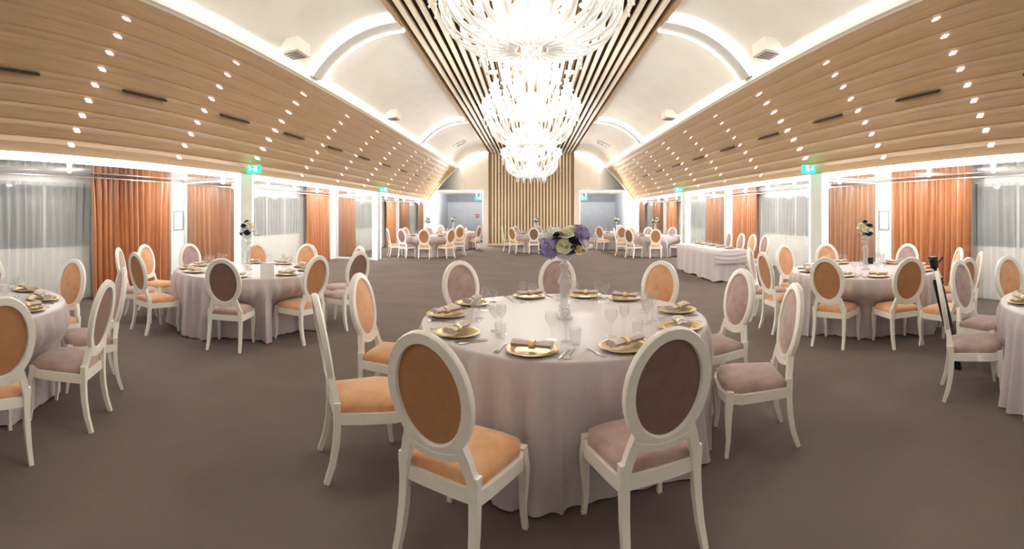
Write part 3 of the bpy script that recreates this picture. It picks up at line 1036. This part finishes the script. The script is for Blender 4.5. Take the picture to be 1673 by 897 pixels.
def cloth_mesh(key, R, nfold, seed):
    cx, cy, _ = TABLES[key]
    rnd = random.Random(seed)
    NA = nfold * 8
    ph = [rnd.uniform(-.25, .25) for _ in range(nfold)]
    am = [rnd.uniform(.6, 1.3) for _ in range(nfold)]
    lim = [9.0] * NA
    for o, f, _ in CHAIRS.get(key, []):
        r = Vector((f.y, -f.x))
        pts = []
        for e in range(-6, 7):
            pts.append(o + f * (.262 - .03 * abs(e) / 6) + r * (.25 * e / 6))
            for q in range(4):
                if abs(e) == 6:
                    pts.append(o + f * (.23 - .12 * q) + r * (.25 * e / 6))
        for p in pts:
            d = Vector((p.x - cx, p.y - cy))
            k = (atan2(d.y, d.x) / (2 * pi) * NA)
            for q in range(-3, 4):
                i = int(round(k) + q) % NA
                lim[i] = max(.6, min(lim[i], d.length - .02))
    for _ in range(3):
        lim = [min(lim[i], (lim[i - 1] + lim[i] + lim[(i + 1) % NA]) / 3) for i in range(NA)]
    rows = [('t', k / 5) for k in range(6)] + [('r', k / 3) for k in range(1, 4)] + [('s', k / 10) for k in range(1, 11)]
    vs = []
    for kind, t in rows:
        for i in range(NA):
            a = 2 * pi * i / NA
            if kind == 't':
                r, z = max(.001, (R - .02) * t), TOP
            elif kind == 'r':
                r, z = R - .02 + .02 * sin(t * pi / 2), TOP - .02 * (1 - cos(t * pi / 2))
            else:
                k = i // 8
                loc = (i % 8) / 8
                k2 = (k + 1) % nfold
                amp = am[k] * (1 - loc) + am[k2] * loc
                w = sin(2 * pi * (loc + ph[k] * sin(pi * loc))) * amp
                r = R + (.02 + .05 * t) + w * .048 * t ** .5 - .012 * sin(pi * t)
                z = TOP - .02 - (TOP - .032) * t + (.006 * w if t == 1 else 0)
                if z < .56:
                    kk = min(1, (.56 - z) / .1)
                    r = min(r, lim[i] * kk + r * (1 - kk))
            vs.append((r * cos(a), r * sin(a), z))
    fs = []
    for j in range(len(rows) - 1):
        for i in range(NA):
            k = (i + 1) % NA
            fs.append((j * NA + i, j * NA + k, (j + 1) * NA + k, (j + 1) * NA + i))
    mb = MB()
    mb.add(vs, fs)
    return mb


for n, (key, (cx, cy, R)) in enumerate(TABLES.items()):
    t = thing('round_table', 'round banquet table hidden under its cloth, ' + TNAME[key], 'table', (cx, cy, 0), 0, 'round banquet tables')
    link('tabletop', MB().lathe([(.02, .72), (R - .03, .72), (R - .025, .735), (R - .03, .75), (.02, .75)], 40).mesh('tabletop', 'tan_back'), t)
    link('pedestal', MB().lathe([(.35, 0), (.33, .03), (.07, .08), (.05, .4), (.06, .72)], 16).mesh('pedestal', 'black'), t)
    o = link('tablecloth', cloth_mesh(key, R, 38 if n < 5 else 24, 11 + n).mesh('tablecloth', 'cloth', 70), None, (cx, cy, 0))
    tag(o, 'lilac grey satin tablecloth draped to the floor over ' + TNAME[key], 'tablecloth', 'round tablecloths')

# ------------------------------------------------------------------ place settings
plate_me = MB().lathe([(.001, .006), (.1, .006), (.108, .008), (.118, .017), (.15, .021), (.154, .019), (.15, .015), (.11, .003), (.1, 0), (.001, 0)], 32).mesh('charger_plate', 'gold', 50)


def napkin_parts():
    def fn(u, v):
        a = 2 * pi * u
        x = -.115 + .23 * v
        k = abs(x) / .115
        w = .019 + .028 * k ** .8
        h = .014 + .006 * k
        return (x, w * cos(a) * (1 + .12 * sin(5 * a)), .018 + h * (1 + sin(a) * (1 + .15 * sin(7 * a))))
    mb = MB().grid(fn, 22, 13, closed_u=True)
    n = 22
    mb.f.append(tuple(range(n)))
    mb.f.append(tuple(range(12 * n, 13 * n)))
    nap = mb.mesh('napkin', 'napkin', 50)
    ring = MB().sweep([(0, .026 * cos(2 * pi * k / 18), .032 + .021 * sin(2 * pi * k / 18)) for k in range(18)],
                      [(-.004, -.016), (.004, -.016), (.004, .016), (-.004, .016)], up=(1, 0, 0), closed=True).mesh('napkin_ring', 'ring', 50)
    return nap, ring


napkin_me, ring_me = napkin_parts()


def flat(outline, z0, th):
    return MB().extrude(outline, z0, z0 + th)


kn = [(-.008, -.1), (.006, -.1), (.008, -.02), (.006, -.015), (.011, .02), (.011, .07), (.004, .105), (-.006, .1), (-.007, -.015)]
knife_me = flat(kn, 0, .004).mesh('knife', 'steel')
mb = flat([(-.007, -.1), (.007, -.1), (.004, 0), (.012, .03), (.012, .05), (-.012, .05), (-.012, .03), (-.004, 0)], 0, .004)
for e in range(4):
    x = -.0105 + e * .007
    mb.extrude([(x - .0018, .05), (x + .0018, .05), (x + .001, .098), (x - .001, .098)], 0, .004)
fork_me = mb.mesh('fork', 'steel')
sp = [(-.006, -.1), (.006, -.1), (.004, .03)] + [(.018 * cos(a), .07 + .03 * sin(a)) for a in [-.9 + (pi + 1.8) * k / 10 for k in range(11)]] + [(-.004, .03)]
spoon_me = flat(sp, 0, .004).mesh('spoon', 'steel')


def glass_profile(h, rb, rbowl, stem):
    """outer skin then inner skin of a stemmed glass"""
    o = [(rb, .0), (rb, .002), (.012, .007), (.0045, .018), (.0045, stem), (.012, stem + .008)]
    n = 7
    for k in range(1, n + 1):
        t = k / n
        r = rbowl * (sin(pi * .5 * min(1, t * 1.35)) ** .8) * (1 - .12 * max(0, t - .6) / .4)
        o.append((max(r, .013), stem + .008 + (h - stem - .008) * t))
    i = [(r - .0015, z + (.002 if j < 2 else 0)) for j, (r, z) in enumerate(o[6:])][::-1]
    return o + i + [(.001, stem + .012)]


goblet_me = MB().lathe(glass_profile(.17, .036, .043, .07), 16).mesh('goblet', 'glass', 60)
wine_me = MB().lathe(glass_profile(.19, .034, .034, .09), 16).mesh('wine_glass', 'glass', 60)
tumbler_me = MB().lathe([(.028, 0), (.03, .004), (.036, .095), (.034, .095), (.028, .012), (.001, .012)], 16).mesh('tumbler', 'glass', 60)


def setting(key, ang, rr, desc, level, tw=0.0):
    cx, cy, R = TABLES[key]
    u = Vector((cos(ang), sin(ang)))
    r = Vector((-u.y, u.x))                         # to the guest's left when facing the centre is -r
    tn = TNAME[key]

    def put(name, me, a, b, dz, rz, label, cat, group):
        p = Vector((cx, cy)) + u * a + r * b
        o = link(name, me, None, (p.x, p.y, TOP + .001 + dz), rz)
        tag(o, label, cat, group)
        return o
    rz = ang + pi / 2
    put('charger_plate', plate_me, rr, 0, 0, 0, 'gold charger plate %s of %s' % (desc, tn), 'plate', 'gold charger plates')
    nap = put('napkin', napkin_me, rr, 0, .008, rz + tw, 'rolled taupe napkin %s of %s' % (desc, tn), 'napkin', 'rolled napkins')
    if level >= 1:
        link('napkin_ring', ring_me, nap)
        put('fork', fork_me, rr + .0, -.19, 0, rz + pi + .04, 'steel fork %s of %s' % (desc, tn), 'fork', 'forks')
        put('knife', knife_me, rr + .0, .185, 0, rz + pi - .05, 'steel knife %s of %s' % (desc, tn), 'knife', 'knives')
    if level >= 2:
        put('spoon', spoon_me, rr + .0, .215, 0, rz + pi - .03, 'steel spoon %s of %s' % (desc, tn), 'spoon', 'spoons')
    put('goblet', goblet_me, rr - .26, .05, 0, 0, 'clear water goblet %s of %s' % (desc, tn), 'glass', 'water goblets')
    if level >= 1:
        put('wine_glass', wine_me, rr - .25, .14, 0, 0, 'tall wine glass %s of %s' % (desc, tn), 'glass', 'wine glasses')
    if level >= 2:
        put('tumbler', tumbler_me, rr - .2, .21, 0, 0, 'glass tumbler %s of %s' % (desc, tn), 'glass', 'tumblers')


MAIN_SET = [((0, 2.56), 'before the nearest orange chair', .0), ((.557, 2.54), 'before the nearest mauve chair', .25), ((-.46, 2.93), 'before the side-on orange chair', -.9),
            ((-.65, 3.45), 'before the far left orange chair', -.7), ((-.547, 3.95), 'before the back left mauve chair', .3), ((-.035, 4.35), 'at the place left of the vase', .2),
            ((.52, 4.32), 'before the mauve chair behind the vase', 0), ((.853, 4.10), 'before the bright orange chair', .2), ((1.144, 3.47), 'before the far right mauve chair', -.9), ((.994, 2.95), 'before the near right mauve chair', .5)]
for p, d, tw in MAIN_SET:
    cx, cy, R = TABLES['main']
    setting('main', atan2(p[1] - cy, p[0] - cx), .895, d, 2, tw)
for key in TABLES:
    if key == 'main':
        continue
    cx, cy, R = TABLES[key]
    near = key in ('left', 'right', 'corner_left', 'corner_right')
    used = set()
    angs = sorted(atan2(o.y - cy, o.x - cx) for o, f, sh in CHAIRS[key])
    for _ in range(200):
        for i in range(len(angs)):
            j = (i + 1) % len(angs)
            gap = angs[j] - angs[i] + (2 * pi if j == 0 else 0)
            if gap < .5:
                angs[i] -= .01
                angs[j] += .01
    for ang in angs:
        away = atan2(cy, cx)
        h = int(round((away - ang) / (pi / 6))) % 12
        while h in used:
            h = (h + 1) % 12
        used.add(h)
        ds = 'at the %s o\'clock place' % HOURS[h]
        setting(key, ang, .84 if near else .8, ds, 1 if near else 0, random.uniform(-.5, .5))


# ------------------------------------------------------------------ centrepieces
def petal_rose(m, r):
    mb = MB()
    for ring, (n, k, h) in enumerate(((3, .34, .8), (4, .58, .7), (5, .84, .5), (6, 1.02, .22))):
        for j in range(n):
            a0 = 2 * pi * (j + .37 * ring) / n

            def fn(u, v):
                w = (u - .5) * 2
                aa = a0 + w * (pi / n) * 1.35 * math.sqrt(v * .9 + .1)
                q = k * (1 - (1 - v) ** 1.7) * (1 + .06 * w * w)
                z = h * v ** 1.3 - .12 * w * w * v - .14 * max(0, v - .75) * 4 * k
                return (r * q * cos(aa), r * q * sin(aa), r * z)
            mb.grid(fn, 5, 6)
    mb.ball((0, 0, r * .42), r * .24, 8, 6, 1.5)
    return mb.mesh('rose', m, 80)


def hydrangea(m, r, seed):
    rnd = random.Random(seed)
    mb = MB().ball((0, 0, 0), r * .7, 10, 6)
    for k in range(90):
        z = 1 - 1.6 * (k + .5) / 90
        a = k * 2.39996
        q = math.sqrt(max(0, 1 - z * z))
        nrm = Vector((q * cos(a), q * sin(a), z))
        t1 = nrm.orthogonal().normalized()
        t2 = nrm.cross(t1)
        c = nrm * r * rnd.uniform(.82, 1.06)
        s = r * .24
        b = rnd.uniform(0, pi)
        for j in range(4):
            e = (t1 * cos(b + j * pi / 2) + t2 * sin(b + j * pi / 2))
            g = nrm.cross(e)
            mb.add([c, c + e * s * .7 + g * s * .55 + nrm * s * .25, c + e * s * 1.3 + nrm * s * rnd.uniform(.0, .5), c + e * s * .7 - g * s * .55 + nrm * s * .25], [(0, 1, 2, 3)])
    return mb.mesh('hydrangea', m, 20)


def leaf_mesh():
    def fn(u, v):
        w = .022 * sin(pi * min(1, v * 1.02)) ** .7 * (u - .5) * 2
        return (w, .1 * v, .015 * sin(2.5 * v) - abs(w) * .35)
    return MB().grid(fn, 5, 7).mesh('leaf', 'leaf', 80)


FL = {'rose_cream': petal_rose('cream_petal', .062), 'rose_white': petal_rose('white_petal', .06), 'rose_yellow': petal_rose('yellow_petal', .042),
      'dark': petal_rose('navy_petal', .045), 'hyd_purple': hydrangea('purple_petal', .082, 1), 'hyd_white': hydrangea('white_petal', .09, 2), 'leaf': leaf_mesh()}
vase_base = MB().lathe([(.062, 0), (.064, .008), (.045, .018), (.03, .026), (.034, .04), (.046, .055), (.044, .07), (.03, .078)], 20).mesh('base', 'vase_glass', 60)
vase_col = MB().lathe([(.03, .075), (.045, .085), (.046, .1), (.034, .108), (.036, .25), (.05, .265), (.052, .28), (.038, .295), (.044, .31), (.03, .325), (.03, .37), (.043, .38), (.045, .4), (.028, .412)], 20).mesh('column', 'vase_glass', 60)
vase_bowl = MB().lathe([(.012, .41), (.02, .425), (.05, .445), (.082, .475), (.084, .48), (.08, .477), (.045, .452), (.01, .435)], 20).mesh('bowl', 'vase_glass', 60)


def out(o, dx, dy, dz):
    d = Vector((dx, dy, dz)).normalized()
    o.rotation_mode = 'QUATERNION'
    o.rotation_quaternion = Vector((0, 0, 1)).rotation_difference(d)


MAIN_FL = [('hydrangea', 'hyd_white', (-.075, .01, .10)), ('hydrangea', 'hyd_purple', (-.105, -.03, .045)), ('hydrangea', 'hyd_purple', (.10, .03, .125)), ('hydrangea', 'hyd_purple', (.02, .09, .08)),
           ('rose', 'rose_cream', (.0, -.07, .14)), ('rose', 'rose_cream', (-.012, -.105, .055)), ('rose', 'rose_cream', (.045, .0, .16)), ('rose', 'rose_yellow', (.088, -.085, .03)),
           ('dark_flower', 'dark', (-.055, -.075, .125)), ('dark_flower', 'dark', (.06, -.085, .09)), ('dark_flower', 'dark', (.035, -.1, .04)), ('dark_flower', 'dark', (.09, -.02, .06)),
           ('rose', 'rose_white', (.13, -.03, .06))]
OTHER_FL = [('rose', 'rose_white', (-.09, -.03, .08)), ('rose', 'rose_white', (.0, -.06, .07)), ('rose', 'rose_white', (.09, -.03, .09)), ('rose', 'rose_white', (.02, .06, .13)), ('rose', 'rose_white', (-.06, .06, .12)),
            ('rose', 'rose_white', (.1, .05, .06)), ('dark_flower', 'dark', (-.05, -.06, .13)), ('dark_flower', 'dark', (-.035, .0, .18)), ('dark_flower', 'dark', (.045, -.07, .125)), ('dark_flower', 'dark', (.12, -.06, .04)),
            ('dark_flower', 'dark', (-.1, -.06, .03)), ('rose', 'rose_cream', (.06, .0, .15))]
RIGHT_FL = [(a, 'rose_cream' if b == 'rose_white' else b, c) for a, b, c in OTHER_FL]


def centrepiece(key, loc, fl, d, spin=0.0):
    t = thing('glass_vase', 'tall turned glass vase in the middle of ' + TNAME[key], 'vase', (loc[0], loc[1], TOP + .001), 0, 'turned glass vases')
    for n, m in (('base', vase_base), ('column', vase_col), ('bowl', vase_bowl)):
        link(n, m, t)
    b = thing('bouquet', d + ' in the vase of ' + TNAME[key], 'bouquet', (loc[0], loc[1], TOP + .487), spin, 'table bouquets')
    for n, m, p in fl:
        o = link(n, FL[m], b, p)
        out(o, p[0], p[1], p[2] + .02)
    link('stems', MB().lathe([(.02, .0), (.05, .03), (.03, .08)], 10).mesh('stems', 'leaf', 60), b)
    for k in range(7):
        a = 2 * pi * k / 7 + .3
        o = link('leaf', FL['leaf'], b, (.07 * cos(a), .07 * sin(a), .0))
        o.rotation_euler = (.1 - .25 * (k % 2), 0, a - pi / 2)


centrepiece('main', (.249, 3.40), MAIN_FL, 'purple, cream and white bouquet')
centrepiece('left', (-3.76, 5.3), OTHER_FL, 'white and dark violet bouquet', -.6)
centrepiece('right', (4.32, 4.85), RIGHT_FL, 'cream and dark violet bouquet', .7)
for key, d in (('far_left', 'white and dark bouquet'), ('back_left', 'white bouquet with dark blooms'), ('back_middle', 'small dark and white bouquet'),
               ('back_right', 'dark violet and white bouquet')):
    centrepiece(key, TABLES[key][:2], OTHER_FL, d, random.uniform(0, 3))
centrepiece('far_right', TABLES['far_right'][:2], RIGHT_FL, 'cream and white bouquet')

# ------------------------------------------------------------------ long draped buffet table
bx0, bx1, by0, by1, bz = 4.06, 4.82, 9.62, 12.35, .74
t = thing('buffet_table', 'long trestle table under a grey cloth before the right window bay', 'table', ((bx0 + bx1) / 2, (by0 + by1) / 2, 0))
link('tabletop', MB().box((0, 0, bz - .03), (bx1 - bx0 - .04, by1 - by0 - .04, .03)).mesh('tabletop', 'tan_back'), t)
for e in (-1, 1):
    for g in (-1, 1):
        link('leg', MB().box((e * .3, g * 1.2, (bz - .045) / 2), (.04, .04, bz - .045)).mesh('leg', 'black'), t)


def buffet_cloth():
    cx, cy = (bx0 + bx1) / 2, (by0 + by1) / 2
    hx, hy = (bx1 - bx0) / 2, (by1 - by0) / 2
    per = []
    for (x0, y0), (x1, y1), n in (((-hx, -hy), (hx, -hy), 20), ((hx, -hy), (hx, hy), 40), ((hx, hy), (-hx, hy), 14), ((-hx, hy), (-hx, -hy), 40)):
        for k in range(n):
            per.append((x0 + (x1 - x0) * k / n, y0 + (y1 - y0) * k / n))
    n = len(per)
    vs = [(x * t_, y * t_, bz) for t_ in (.02, .98) for x, y in per]
    for t_ in (0, .15, .35, .6, .8, 1):
        for i, (x, y) in enumerate(per):
            w = .012 * sin(i * .9) + .01 * sin(i * .37 + 1)
            k = 1 + (.02 + w) * t_ * .5
            kx, ky = (.02 + w * 2) * t_, (.02 + w * 2) * t_
            vs.append((x + (kx if x > 0 else -kx) * (abs(x) > hx * .9), y + (ky if y > 0 else -ky) * (abs(y) > hy * .9),
                       bz - .01 - (bz - .04) * t_ + (.02 * sin(i * .55) if t_ == 1 else 0)))
    mb = MB()
    fs = []
    for j in range(7):
        for i in range(n):
            k = (i + 1) % n
            fs.append((j * n + i, j * n + k, (j + 1) * n + k, (j + 1) * n + i))
    mb.add(vs, fs)
    return mb


o = link('buffet_cloth', buffet_cloth().mesh('buffet_cloth', 'cloth', 60), None, ((bx0 + bx1) / 2, (by0 + by1) / 2, 0))
tag(o, 'grey satin cloth draped over the long buffet table', 'tablecloth')


def swag(u, v):
    x = bx0 - .03 + (bx1 - bx0 + .06) * u
    sag = .06 * sin(pi * u)
    z = bz + .004 - .33 * v + (.03 * sin(pi * u) if v > .9 else 0) - .02 * sin(3 * u) * v
    y = by0 - .045 - .02 * v - .02 * sin(pi * v) * (1 + sin(7 * (v + .5 * (u - .5) ** 2) * pi) * .7)
    if v == 0:
        y = by0 + .02
    return (x, y, z)


o = link('overlay_cloth', MB().grid(swag, 18, 14).mesh('overlay_cloth', 'cloth', 70))
tag(o, 'short overlay cloth folded over the near end of the buffet table', 'tablecloth')
for k, y in enumerate((9.95, 10.5, 11.05, 11.6, 12.1)):
    o = link('charger_plate', plate_me, None, (4.6, y, bz + .002))
    tag(o, 'charger plate on the buffet table, %s from its near end' % ORD[k], 'plate', 'buffet plates')
    o = link('napkin', napkin_me, None, (4.6, y, bz + .01), random.uniform(0, 3))
    tag(o, 'rolled napkin on the buffet table, %s from its near end' % ORD[k], 'napkin', 'buffet napkins')
    o = link('goblet', goblet_me, None, (4.34, y + .12, bz + .002))
    tag(o, 'clear goblet on the buffet table, %s from its near end' % ORD[k], 'glass', 'buffet goblets')

# ------------------------------------------------------------------ loose objects
# folded tripod leaning behind a chair
p0, p1 = Vector((3.64, 2.71, .02)), Vector((3.35, 2.78, 1.06))
ax = (p1 - p0).normalized()
t = thing('camera_tripod', 'folded black camera tripod leaning behind the mauve chair', 'tripod', tuple(p0))
for k in range(3):
    a = 2 * pi * k / 3
    off = Vector((.03 * cos(a), .03 * sin(a), 0))
    L = (p1 - p0) * (.84 if k else .8)
    o = link('leg', MB().tube([off * .8, off + L * .55], .018, 8).tube([off + L * .5, off + L], .025, 8).mesh('leg', 'black', 50), t)
    link('clamp', MB().tube([off + L * .5, off + L * .56], .024, 8).mesh('clamp', 'black', 50), o)
    link('foot', MB().ball(tuple(off * .8), .017, 8, 6).mesh('foot', 'black', 60), o)
q = (p1 - p0)
link('center_column', MB().tube([q * .6, q * .98], .016, 8).tube([q * .82, q * .88], .05, 10).mesh('center_column', 'black', 50), t)
hd = q * 1.0
link('head', MB().ball(tuple(hd), .042, 10, 8).tube([hd, hd + Vector((-.02, 0, .06))], .042, 8).mesh('head', 'black', 60), t)
link('plate', MB().box(tuple(hd + Vector((-.02, 0, .07))), (.07, .06, .02)).mesh('plate', 'black'), t)
link('pan_handle', MB().tube([hd, hd + Vector((.05, -.02, .03)), hd + Vector((.09, -.03, .07))], .009, 6).mesh('pan_handle', 'black', 50), t)

# camera with strap on the right corner table
t = thing('photo_camera', 'black photo camera with hanging strap on the table at the right edge', 'camera', (3.16, 1.60, TOP + .001), .5)
link('body', MB().box((0, 0, .05), (.14, .06, .1)).box((0, 0, .112), (.06, .05, .03)).box((-.06, -.012, .05), (.03, .075, .09)).mesh('body', 'black'), t)
link('lens', MB().tube([(0, -.03, .05), (0, -.06, .05), (0, -.1, .05)], .036, 16, scales=[1, 1.02, 1.1]).mesh('lens', 'black', 50), t)
st = [(-.07, 0, .09), (-.12, .02, .04), (-.16, .03, .012), (-.235, .02, -.01), (-.26, .01, -.09), (-.26, -.03, -.13), (-.25, -.07, -.09), (-.235, -.06, .0), (-.14, -.05, .012)]
link('strap', MB().sweep(st, [(-.003, -.02), (.003, -.02), (.003, .02), (-.003, .02)], up=(0, 1, 0)).mesh('strap', 'brown_leather', 60), t)

t = tag(link('menu_card', MB().extrude([(-.1, -.03), (.1, -.03), (.1, -.027), (-.1, -.027)], 0, .0).mesh('menu_card', 'card'), None, (-3.06, 4.72, TOP + .001), .55),
        'white folded card standing on the second table on the left', 'card')
mb = MB()
mb.add([(-.085, -.05, 0), (.085, -.05, 0), (.085, 0, .18), (-.085, 0, .18), (-.085, .05, 0), (.085, .05, 0)], [(0, 1, 2, 3), (3, 2, 5, 4)])
t.data = mb.mesh('menu_card', 'card')
o = link('card_holder', MB().box((0, 0, .05), (.15, .04, .1)).mesh('card_holder', 'black'), None, (4.86, 5.38, TOP + .001), -.8)
tag(o, 'small black card holder near the back of the second table on the right', 'holder')
